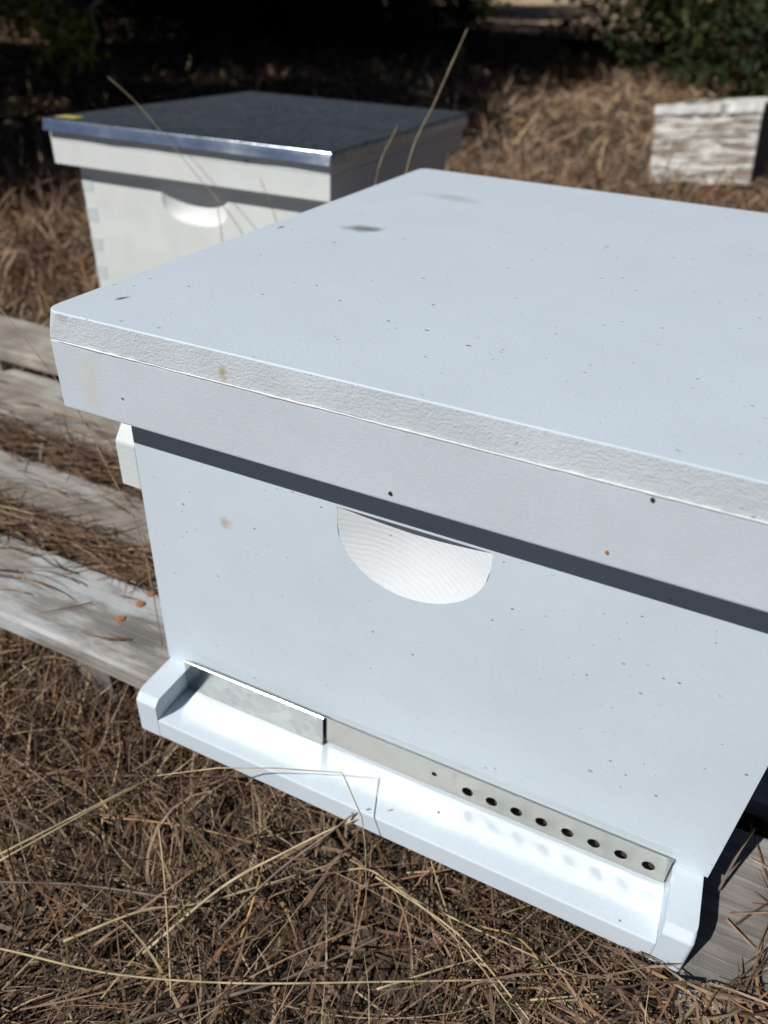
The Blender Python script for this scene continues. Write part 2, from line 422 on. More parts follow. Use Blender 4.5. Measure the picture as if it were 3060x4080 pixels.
# ------------------------------------------------------------------ pallet under the near hive
pal = thing('pallet', 'weathered grey plank pallet under the near white hive', 'pallet', (0.0, 0.25, -0.125))
ZT = -0.0375
def plank(parent, x0, x1, y0, y1, skew=0.0, mat=M_plank, zt=ZT, th=0.019):
    bm = bmesh.new()
    N = 26
    rings = []
    for i in range(N+1):
        t = i/N; x = x0+(x1-x0)*t
        e0 = y0 + skew*(x-x0) + 0.0016*noise.noise((x*22, y0*50, 1)) ; e1 = y1 + skew*(x-x0) + 0.0016*noise.noise((x*22, y1*50, 5))
        if i in (0, N):
            x += 0.002*noise.noise((y0*90, i, 2))
        zz = zt + 0.0012*noise.noise((x*6, y0*40, 9))
        c = 0.003
        rings.append([bm.verts.new(p) for p in ((x, e0, zz-th), (x, e0, zz-c), (x, e0+c, zz), (x, (e0+e1)/2, zz+0.0006), (x, e1-c, zz), (x, e1, zz-c), (x, e1, zz-th))])
    for a, b2 in zip(rings, rings[1:]):
        for k in range(7): bm.faces.new((a[k], b2[k], b2[(k+1) % 7], a[(k+1) % 7]))
    bm.faces.new(rings[0]); bm.faces.new(rings[-1][::-1])
    bmesh.ops.recalc_face_normals(bm, faces=bm.faces)
    return obj('plank', bm, mat, parent)
p1 = plank(pal, -0.62, 0.405, 0.006, 0.097, -0.012)
plank(pal, -0.66, 0.47, 0.124, 0.222, -0.012, M_plank2)
plank(pal, -0.66, 0.47, 0.243, 0.405, 0, M_plank2)
plank(pal, -0.74, -0.03, 0.378, 0.478, 0, M_plank2, zt=ZT+0.043)
for x in (-0.665, -0.16): boxo('spacer', M_plank_dark, pal, x, x+0.05, 0.384, 0.47, ZT+0.0012, ZT+0.0235, bev=0.002)
plank(pal, 0.412, 0.78, -0.058, 0.080, 0.02)
for x in (-0.13, 0.30, 0.52):
    boxo('stringer', M_plank_dark, pal, x, x+0.040, 0.014 if x < 0.5 else -0.03, 0.40, -0.135, ZT-0.0205, bev=0.002)
for (x, y) in ((-0.0955, 0.0449), (-0.0931, 0.0685), (-0.094, 0.0852)):
    bm = bmesh.new()
    bmesh.ops.create_cone(bm, cap_ends=True, segments=14, radius1=0.0042, radius2=0.0036, depth=0.003)
    bmesh.ops.translate(bm, verts=bm.verts, vec=(x, y, ZT+0.0012))
    tag(obj('screw', bm, M_rust, pal), 'rusty round screw head in the front plank')

# ------------------------------------------------------------------ the near hive
hive = thing('beehive', 'pale white beehive in the foreground with perforated metal entrance strip', 'beehive', BASE)
W = 0.4128
# bottom board: floor and two rails with chamfered noses
X0, X1, YF = 0.0019, 0.4106, -0.0442
bb = boxo('bottom_board', M_board, hive, X0+0.0193, X1-0.0184, YF, 0.505, -0.0363, -0.0179, bev=0.0012)
def rail(x0, x1, outer):
    pr = [(-0.0442, -0.0363), (-0.0442, -0.0052), (-0.0437, -0.0040), (-0.0403, 0.0000), (-0.0390, 0.0006), (0.505, 0.0006), (0.505, -0.0363)]
    bm = prism(bmesh.new(), pr, 0, x0, x1)
    ed = [e for e in bm.edges if all(abs(v.co.x-outer) < 1e-6 for v in e.verts) and all(v.co.y < 0 for v in e.verts)]
    bmesh.ops.bevel(bm, geom=ed, offset=0.0025, segments=3, profile=0.5, affect='EDGES', clamp_overlap=True)
    return obj('side_rail', bm, M_board, hive)
rail(X0, X0+0.0193, X0); rail(X1-0.0184, X1, X1)
boxo('dark_floor_sheet', M_inside, hive, X0+0.0196, X1-0.0187, -0.002, 0.486, -0.0176, -0.0170, bev=0.0001, seg=1)  # thin dark sheet added over the floor so the holes look dark
# box walls
fb, hh = front_with_scoop('front_board', M_box, M_carve, hive, 0, W, 0.0, 0.0010, 0.2735, 0.019,
                          0.1984, 0.1948, 0.183, 0.0481, 0.0400, 0.0095)
boxo('side_board', M_box, hive, 0.0, 0.019, 0.0195, 0.486, 0.0010, 0.2735, bev=0.0008)
boxo('side_board', M_box, hive, W-0.019, W, 0.0195, 0.486, 0.0010, 0.2735, bev=0.0008)
boxo('back_board', M_box, hive, 0.0, W, 0.4865, 0.505, 0.0010, 0.2735, bev=0.0008)
# cleats along the sides
def cleat(x0, x1):
    pr = [(0.0005, 0.1590), (0.0005, 0.1930), (0.0110, 0.2060), (0.5, 0.2060), (0.5, 0.1590)]
    bm = prism(bmesh.new(), pr, 0, x0, x1)
    bmesh.ops.bevel(bm, geom=list(bm.edges), offset=0.0008, segments=1, affect='EDGES')
    return obj('cleat', bm, M_cleat, hive)
cleat(-0.0172, -0.0004); cleat(W+0.0004, W+0.0172)
# lid
LX0, LX1, LY0, LY1 = -0.0183, 0.4315, -0.0326, 0.521
def lid_top():
    bm = bmesh.new()
    def outline(ins, r):
        x0, x1, y0, y1 = LX0+ins, LX1-ins, LY0+ins, LY1-ins; P = []
        for (cx, cy, a0) in ((x0+r, y0+r, 180), (x1-r, y0+r, 270), (x1-r, y1-r, 0), (x0+r, y1-r, 90)):
            for k in range(6): t = R(a0+18*k); P.append((cx+r*math.cos(t), cy+r*math.sin(t)))
        return P
    lv = [(0.2750, 0.0002, 0.0012), (0.2754, 0.0, 0.0012), (0.2830, 0.0, 0.0045), (0.2911, 0.0, 0.0090), (0.2917, 0.0001, 0.0095), (0.2920, 0.0005, 0.0100)]
    rows = [[bm.verts.new((p[0] + 0.00025*noise.noise((p[0]*60, p[1]*60, i)), p[1] + 0.00035*noise.noise((p[0]*70, p[1]*70, i+4)), z)) for p in outline(ins, r)] for i, (z, ins, r) in enumerate(lv)]
    n = len(rows[0])
    sides = []
    for a, b2 in zip(rows, rows[1:]):
        for k in range(n): sides.append(bm.faces.new((a[k], a[(k+1) % n], b2[(k+1) % n], b2[k])))
    bm.faces.new(rows[0][::-1]); top = bm.faces.new(rows[-1])
    for f in sides: f.material_index = 1
    for f in sides[-2*n:]: f.material_index = 0
    return bm, sides
# subdivided long edges would be smoother, so the outline carries extra points along the front
bm, _ = lid_top()
lid = obj('lid', bm, M_lidtop, hive); lid.data.materials.append(M_lidedge)
tag(lid, 'flat white lid with rough cut edge')
boxo('rim_board', M_lidrim, lid, -0.0183, 0.4311, -0.0328, -0.0165, 0.2316, 0.2748, bev=0.0016, seg=3)
boxo('rim_board', M_lidrim, lid, -0.0183, 0.4311, 0.5065, 0.5207, 0.2316, 0.2748, bev=0.0012)
boxo('rim_board', M_lidrim, lid, -0.0183, -0.0020, -0.0160, 0.506, 0.2316, 0.2748, bev=0.0012)
boxo('rim_board', M_lidrim, lid, 0.4148, 0.4311, -0.0160, 0.506, 0.2316, 0.2748, bev=0.0012)
bm = bmesh.new(); pts = []; rad = []
for i in range(260):
    x = -0.012 + 0.442*i/259
    k = noise.noise((x*26, 0, 0))
    pts.append((x, -0.03295, 0.2747+0.0003*noise.noise((x*80, 3, 0)))); rad.append(0.00035+0.0003*max(0, 0.6+k)+0.00018*noise.noise((x*160, 1, 2)))
obj('paint_seam', tube(bm, pts, rad, 6), M_bead, lid, smooth=True)
def disc(name, x, y, z, r, mat, parent, ny=-1):
    bm = bmesh.new(); bmesh.ops.create_cone(bm, cap_ends=True, segments=12, radius1=r, radius2=r*0.8, depth=0.0012)
    bmesh.ops.rotate(bm, verts=bm.verts, cent=(0, 0, 0), matrix=__import__('mathutils').Matrix.Rotation(R(90), 3, 'X'))
    bmesh.ops.translate(bm, verts=bm.verts, vec=(x, y, z)); return obj(name, bm, mat, parent)
disc('nail', 0.1971, -0.0330, 0.2374, 0.0012, M_nail, lid); disc('nail', 0.3173, -0.0330, 0.2719, 0.0011, M_nail, lid)
disc('nail', 0.305, -0.0330, 0.2395, 0.0010, M_rust, lid)
# entrance: folded outer strip on the left and a perforated plate sliding in behind it on the right
bm = bmesh.new(); th = 0.0008
arc = [(-0.0061-0.0017*math.cos(R(t)), 0.0108+0.0017*math.sin(R(t))) for t in range(0, 181, 20)]
arc2 = [(-0.0061-0.0010*math.cos(R(t)), 0.0108+0.0010*math.sin(R(t))) for t in range(180, -1, -20)]
pr = [(-0.0078, -0.0174)] + arc + [(-0.0044, 0.0085), (-0.0051, 0.0085)] + arc2 + [(-0.0071, -0.0174)]
strip = obj('metal_strip', prism(bm, pr, 0, 0.0222, 0.1445), M_strip, hive)
def plate(x0, x1, y, z0, z1, th, holes):
    bm = bmesh.new(); cells = []; xa = x0
    hs = sorted(holes)
    cuts = [x0] + [(hs[i][0]+hs[i+1][0])/2 for i in range(len(hs)-1)] + [x1]
    for i, (hx, hz, r) in enumerate(hs):
        a, b2 = cuts[i], cuts[i+1]; N = 24; I = []; O = []
        for k in range(N):
            t = 2*math.pi*(k+0.5)/N; c, s = math.cos(t), math.sin(t)
            I.append((hx+r*c, hz+r*s))
            tt = min(((b2-hx)/c if c > 1e-9 else (a-hx)/c if c < -1e-9 else 9), ((z1-hz)/s if s > 1e-9 else (z0-hz)/s if s < -1e-9 else 9))
            O.append((hx+c*tt, hz+s*tt))
        for yy, flip in ((y, 0), (y+th, 1)):
            vi = [bm.verts.new((p[0], yy, p[1])) for p in I]; vo = [bm.verts.new((p[0], yy, p[1])) for p in O]
            for k in range(N):
                j = (k+1) % N; f = [vi[k], vi[j], vo[j]]
                p, q = O[k], O[j]
                if abs(p[0]-q[0]) > 1e-7 and abs(p[1]-q[1]) > 1e-7:
                    cxn = p[0] if min(abs(p[0]-a), abs(p[0]-b2)) < 1e-7 else q[0]; czn = p[1] if min(abs(p[1]-z0), abs(p[1]-z1)) < 1e-7 else q[1]
                    f.append(bm.verts.new((cxn, yy, czn)))
                f.append(vo[k]); bm.faces.new(f if not flip else f[::-1])
            if flip == 0: V0 = vi
            else:
                for k in range(N): bm.faces.new((V0[k], V0[(k+1) % N], vi[(k+1) % N], vi[k]))
    for (a, b2) in (((x0, z0), (x1, z0)), ((x1, z0), (x1, z1)), ((x1, z1), (x0, z1)), ((x0, z1), (x0, z0))):
        bm.faces.new([bm.verts.new(p) for p in ((a[0], y, a[1]), (b2[0], y, b2[1]), (b2[0], y+th, b2[1]), (a[0], y+th, a[1]))])
    bmesh.ops.remove_doubles(bm, verts=bm.verts, dist=1e-6)
    return bm
holes = [(0.2315, -0.0024, 0.0019)] + [(0.2566+0.01745*i, -0.0066+0.00022*i, 0.0041) for i in range(8)]
pl = obj('perforated_plate', plate(0.128, 0.3905, -0.0044, -0.0160, 0.0098, 0.0009, holes), M_plate, hive)
tag(pl, 'dull metal plate with a row of eight round holes')

# ------------------------------------------------------------------ the rear hive
rh = thing('beehive', 'cream white beehive behind with shiny metal sheet roof', 'beehive', (-0.62447, 0.56264, -0.045), 0.03758, world=False)
RZ = 0.045
def rz(z): return z+RZ
bx0, bx1, by0, by1 = 0.0285, 0.4413, 0.0245, 0.5295
rf, rs = front_with_scoop('front_board', M_rear, M_rear, rh, bx0, bx1, by0, rz(-0.004), rz(0.255), 0.019, 0.229, rz(0.212), rz(0.196), 0.056, 0.034, 0.016, k=2.6, pw=0.8)
boxo('side_board', M_rear, rh, bx0, bx0+0.019, by0+0.0195, by1-0.0195, rz(-0.004), rz(0.255), bev=0.001)
boxo('side_board', M_rear, rh, bx1-0.019, bx1, by0+0.0195, by1-0.0195, rz(-0.004), rz(0.255), bev=0.001)
boxo('back_board', M_rear, rh, bx0, bx1, by1-0.019, by1, rz(-0.004), rz(0.255), bev=0.001)
for i in range(5):
    for x0, x1 in ((bx0-0.0006, bx0+0.019), (bx1-0.019, bx1+0.0006)):
        z = 0.010+i*0.0445
        boxo('finger_joint', M_rear2, rh, x0, x1, by0-0.0007, by0+0.0185, rz(z), rz(z+0.0215), bev=0.0004, seg=1)
bt = boxo('bottom_board', M_rear, rh, bx0, bx1, by0-0.04, by1, 0.0, rz(-0.0215), bev=0.002)
boxo('side_rail', M_rear, rh, bx0, bx0+0.019, by0-0.04, by1, rz(-0.0210), rz(-0.0045), bev=0.001)
boxo('side_rail', M_rear, rh, bx1-0.019, bx1, by0-0.04, by1, rz(-0.0210), rz(-0.0045), bev=0.001)
# roof: wooden rim under a folded metal sheet
WL, LL = 0.46, 0.5686
roof = boxo('roof_board', M_rear, rh, 0.003, WL-0.003, 0.003, LL-0.003, rz(0.257), rz(0.2845), bev=0.001)
for a in ((0.003, WL-0.003, 0.003, 0.021), (0.003, WL-0.003, LL-0.021, LL-0.003), (0.003, 0.021, 0.0215, LL-0.0215), (WL-0.021, WL-0.003, 0.0215, LL-0.0215)):
    boxo('rim_board', M_rear, roof, *a, rz(0.2255), rz(0.2567), bev=0.001)
bm = bmesh.new()
NX2, NY2 = 24, 24
def tz(u, v): return 0.2864 + 0.0006*noise.noise((u*5, v*5, 2))
G = [[bm.verts.new((WL*i/NX2, LL*j/NY2, rz(tz(i/NX2, j/NY2)))) for j in range(NY2+1)] for i in range(NX2+1)]
for i in range(NX2):
    for j in range(NY2): bm.faces.new((G[i][j], G[i+1][j], G[i+1][j+1], G[i][j+1])).smooth = True
sheet = obj('metal_sheet', bm, M_tin, roof)
def flange(p, q, nx, ny, tilt, mat=None, drop=0.0155):
    """folded edge of the sheet, bent a little outwards and slightly dented"""
    bm = bmesh.new(); N = 40; rows = []
    for i in range(N+1):
        t = i/N; x = p[0]+(q[0]-p[0])*t; y = p[1]+(q[1]-p[1])*t
        z0 = tz(x/WL, y/LL); d = tilt + 0.0012*noise.noise((x*14, y*14, 4))
        r = []
        for k, (o, dz) in enumerate([(0.0024*math.sin(R(a)), -0.0024*(1-math.cos(R(a)))) for a in (0, 15, 30, 45, 60, 75)]+[(0.0024+d*0.5, -drop*0.6), (0.0024+d, -drop)]):
            r.append(bm.verts.new((x+nx*o, y+ny*o, rz(z0+dz))))
        rows.append(r)
    for a, b2 in zip(rows, rows[1:]):
        for k in range(7): bm.faces.new((a[k], a[k+1], b2[k+1], b2[k])).smooth = True
    bmesh.ops.recalc_face_normals(bm, faces=bm.faces)
    return obj('folded_edge', bm, mat or M_rim, roof)
flange((0, 0), (WL, 0), 0, -1, 0.0041); flange((WL, 0), (WL, LL), 1, 0, 0.0008, M_tin); flange((WL, LL), (0, LL), 0, 1, 0.001); flange((0, LL), (0, 0), -1, 0, 0.001)
boxo('sticker', M_yellow, roof, 0.010, 0.046, 0.012, 0.034, rz(0.2872), rz(0.2877), bev=0.0002, seg=1)
# its own pallet
p2 = thing('pallet', 'plank pallet under the metal roofed hive behind', 'pallet', (-0.40, 0.85, -0.12))
for y in (0.60, 0.73, 0.86, 0.99):
    plank(p2, -0.70, -0.06, y, y+0.095, 0.03, zt=-0.0465)
for x in (-0.66, -0.40, -0.14): boxo('stringer', M_plank_dark, p2, x, x+0.04, 0.605, 1.08, -0.13, -0.0665, bev=0.002)

# ------------------------------------------------------------------ old weathered box at the right, behind
def peel_mat():
    m, n, l, b = new_mat('peeling_white_paint')
    tc = n.new('ShaderNodeTexCoord'); co = tc.outputs['Object']
    mp = node(n, 'ShaderNodeMapping'); mp.inputs['Scale'].default_value = (1.0, 1.0, 7.0); l.new(co, mp.inputs[0])
    nz = node(n, 'ShaderNodeTexNoise', Scale=7.0, Detail=9.0, Roughness=0.72, Distortion=1.0); l.new(mp.outputs[0], nz.inputs['Vector'])
    f = ramp(n, ((0.42, 0.0), (0.52, 1.0))); l.new(nz.outputs[0], f.inputs[0])
    g = node(n, 'ShaderNodeTexNoise', Scale=60.0, Detail=5.0); l.new(mp.outputs[0], g.inputs['Vector'])
    wd = ramp(n, ((0.3, (0.15, 0.105, 0.075)), (0.7, (0.34, 0.26, 0.195)))); l.new(g.outputs[0], wd.inputs[0])
    pt = ramp(n, ((0.3, (0.60, 0.58, 0.52)), (0.6, (0.80, 0.80, 0.76)))); l.new(g.outputs[0], pt.inputs[0])
    l.new(mix(n, l, f.outputs[0], wd.outputs[0], pt.outputs[0]), b.inputs['Base Color']); b.inputs['Roughness'].default_value = 0.75
    bp = node(n, 'ShaderNodeBump', Strength=1.0, Distance=0.002); l.new(f.outputs[0], bp.inputs['Height']); l.new(bp.outputs[0], b.inputs['Normal'])
    return m
M_peel = peel_mat()
M_trim = paint('old_white_trim', (0.80, 0.80, 0.77), bump=0.5, bscale=120, dirt=0.3)
M_grey = wood('shaded_grey_board', (0.16, 0.16, 0.17), (0.08, 0.08, 0.085))  # dark grey carries the shade on the old box's right side
ob = thing('old_hive_box', 'weathered wooden box with peeling white paint in dead grass', 'wooden box', (-0.022, 2.90, -0.07), world=False, rot=(0, R(-7), R(-9)))
OW, OD, OH = 0.362, 0.50, 0.262
bm = bmesh.new(); NXo, NZo = 40, 60
G = [[bm.verts.new((OW*i/NXo, 0.003*noise.noise((i*0.10, j*0.6, 3))+0.001*noise.noise((i*0.5, j*1.7, 5)), OH*0.885*j/NZo)) for j in range(NZo+1)] for i in range(NXo+1)]
for i in range(NXo):
    for j in range(NZo): bm.faces.new((G[i][j], G[i+1][j], G[i+1][j+1], G[i][j+1]))
ret = bmesh.ops.extrude_face_region(bm, geom=list(bm.faces)); bmesh.ops.translate(bm, verts=[v for v in ret['geom'] if isinstance(v, bmesh.types.BMVert)], vec=(0, 0.02, 0))
bmesh.ops.recalc_face_normals(bm, faces=bm.faces)
obj('front_board', bm, M_peel, ob)
def rough_bar(name, mat, parent, x0, x1, y0, y1, z0, z1, amp=0.004):
    bm = bmesh.new(); N = 24; rows = []
    for i in range(N+1):
        x = x0+(x1-x0)*i/N
        j = lambda s: amp*noise.noise((x*40, s, z0*30))
        rows.append([bm.verts.new(p) for p in ((x, y0+j(1), z0+j(2)), (x, y0+j(3), z1+j(4)), (x, y1, z1+j(5)), (x, y1, z0))])
    for a, b2 in zip(rows, rows[1:]):
        for k in range(4): bm.faces.new((a[k], a[(k+1) % 4], b2[(k+1) % 4], b2[k]))
    bm.faces.new(rows[0]); bm.faces.new(rows[-1]); bmesh.ops.recalc_face_normals(bm, faces=bm.faces)
    return obj(name, bm, mat, parent)
rough_bar('top_rail', M_trim, ob, -0.004, OW*0.63, -0.009, 0.02, OH*0.885, OH)
rough_bar('top_rail', M_trim, ob, OW*0.645, OW+0.003, -0.006, 0.02, OH*0.88, OH*0.985, 0.006)
boxo('side_board', M_peel, ob, 0.0, 0.02, 0.021, OD, 0.0, OH*0.97, bev=0.002)
boxo('side_board', M_grey, ob, OW-0.02, OW, 0.025, OD, 0.0, OH*0.96, bev=0.002)
boxo('back_board', M_peel, ob, 0.0, OW, OD+0.001, OD+0.02, 0.0, OH*0.97, bev=0.002)

# ------------------------------------------------------------------ cedar trees (their low crowns shade the ground behind)
m, n, l, b = new_mat('cedar_foliage'); M_leaf = m
at = n.new('ShaderNodeAttribute'); at.attribute_name = 'tint'
l.new(at.outputs['Color'], b.inputs['Base Color']); b.inputs['Roughness'].default_value = 0.7; b.inputs['Specular IOR Level'].default_value = 0.2
M_bark = plain('cedar_bark', (0.13, 0.10, 0.08), 0.9)

def crown_mesh(name, seed, rad, h0, h1, nspray, nleaf=60, leaf=0.06, low=1.0):
    r = np.random.default_rng(seed)
    C = []
    tries = 0
    while len(C) < nspray:
        p = r.uniform(-1, 1, 3); tries += 1
        q = math.sqrt(p[0]**2+p[1]**2)
        hh = (p[2]+1)/2
        lim = min(1.0, 1.25*(1-hh)**0.5)*(0.86+0.3*noise.noise((p[0]*2.2+seed, p[1]*2.2, hh*3)))
        if q > lim or (q < lim*0.35 and r.random() < 0.6): continue
        if noise.noise((p[0]*3.1, p[1]*3.1+seed, hh*5)) < -0.22: continue
        C.append((p[0]*rad, p[1]*rad, h0+(h1-h0)*hh))
    C = np.array(C)
    n_ = nspray*nleaf
    ctr = np.repeat(C, nleaf, 0)
    out = ctr.copy(); out[:, 2] = 0; out /= (np.linalg.norm(out, axis=1, keepdims=True)+1e-6)
    rnd = r.normal(size=(n_, 3)); rnd /= np.linalg.norm(rnd, axis=1, keepdims=True)
    s = np.repeat(r.uniform(0.10, 0.24, nspray), nleaf)[:, None]
    pos = ctr + rnd*s*np.cbrt(r.random((n_, 1)))*np.array([1, 1, 0.75])
    d = out*0.6 + rnd*0.8 + np.array([0, 0, 0.1]); d /= np.linalg.norm(d, axis=1, keepdims=True)
    side = np.cross(d, r.normal(size=(n_, 3))); side /= np.linalg.norm(side, axis=1, keepdims=True)
    L = r.uniform(0.6, 1.5, (n_, 1))*leaf; Wd = L*r.uniform(0.16, 0.30, (n_, 1))
    V = np.stack([pos, pos+d*L*0.5+side*Wd, pos+d*L, pos+d*L*0.5-side*Wd], 1).reshape(-1, 3)
    F = np.arange(n_*4).reshape(-1, 4)
    base = np.array([[0.030, 0.042, 0.014], [0.050, 0.058, 0.016], [0.022, 0.034, 0.014], [0.085, 0.075, 0.025], [0.085, 0.058, 0.036]])
    ci = np.repeat(r.choice(5, nspray, p=[0.36, 0.18, 0.22, 0.10, 0.14]), nleaf)
    colr = base[ci]*r.uniform(0.6, 1.35, (n_, 1))
    return V, F, colr, C

def np_mesh(name, V, F, colr, mat, per=4):
    me = bpy.data.meshes.new(name)
    me.vertices.add(len(V)); me.vertices.foreach_set('co', V.astype(np.float32).ravel())
    me.loops.add(F.size); me.loops.foreach_set('vertex_index', F.astype(np.int32).ravel())
    me.polygons.add(len(F)); me.polygons.foreach_set('loop_start', np.arange(0, F.size, F.shape[1], dtype=np.int32))
    me.update(calc_edges=True)
    a = me.attributes.new('tint', 'FLOAT_COLOR', 'POINT')
    c4 = np.ones((len(V), 4), np.float32); c4[:, :3] = np.repeat(colr, per, 0)
    a.data.foreach_set('color', c4.ravel()); me.materials.append(mat)
    return me

tree_src = {}
def cedar(x, y, seed, rad, h0, h1, nspray, label, rotz=0.0, share=None, scale=1.0):
    t = thing('cedar_tree', label, 'tree', (x, y, gz(x, y)-0.05), rotz, 'cedar trees standing round the hives', world=False)
    t.scale = (scale, scale, scale)
    if share:
        for ch in tree_src[share]:
            c = ch.copy(); col.objects.link(c); c.parent = t
        return t
    V, F, colr, C = crown_mesh('crown', seed, rad, h0, h1, nspray)
    cr = bpy.data.objects.new('crown', np_mesh('crown', V, F, colr, M_leaf)); col.objects.link(cr); cr.parent = t
    bm = bmesh.new()
    pts = [(0.06*noise.noise((i*0.6, seed, 1)), 0.06*noise.noise((i*0.6, seed, 5)), i*h1*0.9/10) for i in range(11)]
    tube(bm, pts, [0.13*(1-i/11)+0.012 for i in range(11)], 10)
    tr = obj('trunk', bm, M_bark, t, smooth=True)
    r = random.Random(seed); limbs = []
    for i in range(12):
        bm = bmesh.new()
        c = Vector(C[r.randrange(len(C))]); z = max(0.25, c.z-r.uniform(0.0, 0.5))
        s = Vector((0, 0, min(z, h1*0.8))); mid = s.lerp(c, 0.5)+Vector((r.uniform(-.15, .15), r.uniform(-.15, .15), r.uniform(-.15, .1)))
        tube(bm, spline([s, mid, c], 5), [0.035*(1-k/11)+0.006 for k in range(11)], 6)
        limbs.append(obj('limb', bm, M_bark, t, smooth=True))
    tree_src[seed] = [cr, tr]+limbs
    return t
tA = cedar(-3.7, 1.0, 11, 2.0, 0.25, 4.6, 1300, 'dark cedar tree whose low branches hang into the upper left corner')
cedar(-4.1, 4.2, 23, 2.3, 0.75, 5.0, 1500, 'dark cedar tree standing in deep shade behind the metal roofed hive')
cedar(1.15, 7.0, 31, 2.1, 0.0, 4.4, 1200, 'bushy green cedar tree behind the peeling white box at right')
cedar(-3.0, 7.6, 0, 0, 0, 0, 0, 'cedar tree whose trunk stands in the shade left of the pale field', 2.6, share=23, scale=1.0)
cedar(-6.0, 6.4, 0, 0, 0, 0, 0, 'cedar tree at far left in the second row', 1.9, share=23, scale=1.15)
cedar(-6.3, 2.4, 0, 0, 0, 0, 0, 'unseen cedar tree added left of the picture to shade the ground behind the hives', 4.0, share=11, scale=1.2)  # out of view, added only for the shade it casts
cedar(-5.2, 9.8, 0, 0, 0, 0, 0, 'low skirted cedar tree in the back row, left of the trunk', 0.8, share=31, scale=1.1)
cedar(-8.2, 9.6, 0, 0, 0, 0, 0, 'low skirted cedar tree at the far left end of the back row', 3.3, share=31, scale=1.25)
cedar(-7.5, 13.5, 0, 0, 0, 0, 0, 'tallest cedar tree far behind the back row', 5.0, share=31, scale=1.6)
cedar(0.0, 10.4, 0, 0, 0, 0, 0, 'skirted cedar tree right of the pale field', 4.4, share=31, scale=1.1)
cedar(-4.6, 6.9, 0, 0, 0, 0, 0, 'cedar tree in the middle of the shade, behind the first row', 0.4, share=11, scale=1.1)
cedar(4.2, 10.5, 0, 0, 0, 0, 0, 'cedar tree at right behind the bushy green one', 2.2, share=31, scale=1.2)

# a low bare twig and a yellow-green spray of the left cedar, sunlight put into its leaf colour
A0 = Vector(tA.location)
def hang(pts, r0, r1, spray, nl, tintc):
    bm = bmesh.new(); P = spline(pts, 6); N = len(P)
    tube(bm, [p-A0 for p in P], [r0+(r1-r0)*i/(N-1) for i in range(N)], 6)
    br = obj('branch', bm, M_bare, tA, smooth=True)
    if nl:
        r = np.random.default_rng(5)
        c = np.array(spray)[r.integers(0, len(spray), nl)]-np.array(A0)
        pos = c+r.normal(0, 0.045, (nl, 3)); d = r.normal(size=(nl, 3)); d /= np.linalg.norm(d, axis=1, keepdims=True)
        sd = np.cross(d, r.normal(size=(nl, 3))); sd /= np.linalg.norm(sd, axis=1, keepdims=True); L = r.uniform(0.02, 0.05, (nl, 1))
        V = np.stack([pos, pos+d*L*0.5+sd*L*0.25, pos+d*L, pos+d*L*0.5-sd*L*0.25], 1).reshape(-1, 3)
        o = bpy.data.objects.new('leaf_spray', np_mesh('leaf_spray', V, np.arange(nl*4).reshape(-1, 4), np.array(tintc)*r.uniform(0.5, 1.3, (nl, 1)), M_leaf)); col.objects.link(o); o.parent = br; tag(o, kind='stuff')
M_bare = plain('bare_pale_twig', (0.36, 0.31, 0.27), 0.8)
BR1 = [(-3.5, 1.2, 1.5), (-2.6, 1.9, 0.85), (-2.149, 2.093, 0.493), (-2.09, 2.022, 0.363), (-2.035, 2.003, 0.306), (-1.94, 2.041, 0.304)]
SP1 = [(-2.09, 2.022, 0.363), (-2.057, 1.998, 0.312), (-2.015, 1.995, 0.285), (-1.969, 2.039, 0.317), (-1.938, 2.037, 0.296), (-2.023, 1.981, 0.27), (-2.218, 1.979, 0.379), (-2.188, 1.998, 0.387)]
BR2 = [(-3.5, 1.3, 1.7), (-2.6, 2.1, 0.9), (-2.068, 2.256, 0.489), (-2.028, 2.195, 0.383), (-1.983, 2.158, 0.308), (-1.999, 2.111, 0.254), (-2.029, 2.08, 0.229)]
hang(BR1, 0.008, 0.004, SP1, 420, (0.26, 0.25, 0.05))
hang(BR2, 0.010, 0.005, None, 0, None)

# ------------------------------------------------------------------ dead grass
def blades(root, az, L, Wd, pitch, bend, curl, segs, roll):
    n_ = len(L); P = np.zeros((n_, segs+1, 3)); P[:, 0] = root
    S = np.zeros((n_, segs+1, 3))
    for k in range(segs+1):
        t = k/segs
        a = az+curl*t; p = pitch+bend*t
        d = np.stack([np.cos(p)*np.cos(a), np.cos(p)*np.sin(a), np.sin(p)], 1)
        if k < segs: P[:, k+1] = P[:, k]+d*(L/segs)[:, None]
        h = np.stack([-np.sin(a), np.cos(a), np.zeros(n_)], 1); u = np.cross(d, h)
        S[:, k] = (h*np.cos(roll)[:, None]+u*np.sin(roll)[:, None])*(Wd*(1-0.75*t**2.2)*0.5)[:, None]
    V = np.stack([P-S, P+S], 2)                      # n, segs+1, 2, 3
    return P, V
BOXES = [(-0.002, 0.432, -0.047, 0.53, -0.040, 0.30), (-0.70, 0.47, 0.0, 0.512, -0.060, -0.0365), (0.41, 0.79, -0.060, 0.09, -0.060, -0.0365),
         (-0.75, -0.02, 0.37, 0.485, -0.05, 0.0), (-0.61, -0.17, 0.55, 1.16, -0.05, 0.30), (-0.71, -0.05, 0.59, 1.10, -0.14, -0.0460), (-0.08, 0.345, 2.83, 3.45, -0.1, 0.22), (-0.02, 0.0, 0.0, 0.5, 0.155, 0.21)]
def keep(P):
    ok = np.ones(len(P), bool)
    for (a, b_, c, d, e, f) in BOXES:
        ins = (P[..., 0] > a) & (P[..., 0] < b_) & (P[..., 1] > c) & (P[..., 1] < d) & (P[..., 2] > e) & (P[..., 2] < f)
        ok &= ~ins.any(1)
    # never right in front of the lens
    dl = np.linalg.norm(P-np.array(CAM), axis=2).min(1)
    return ok & (dl > 0.28)
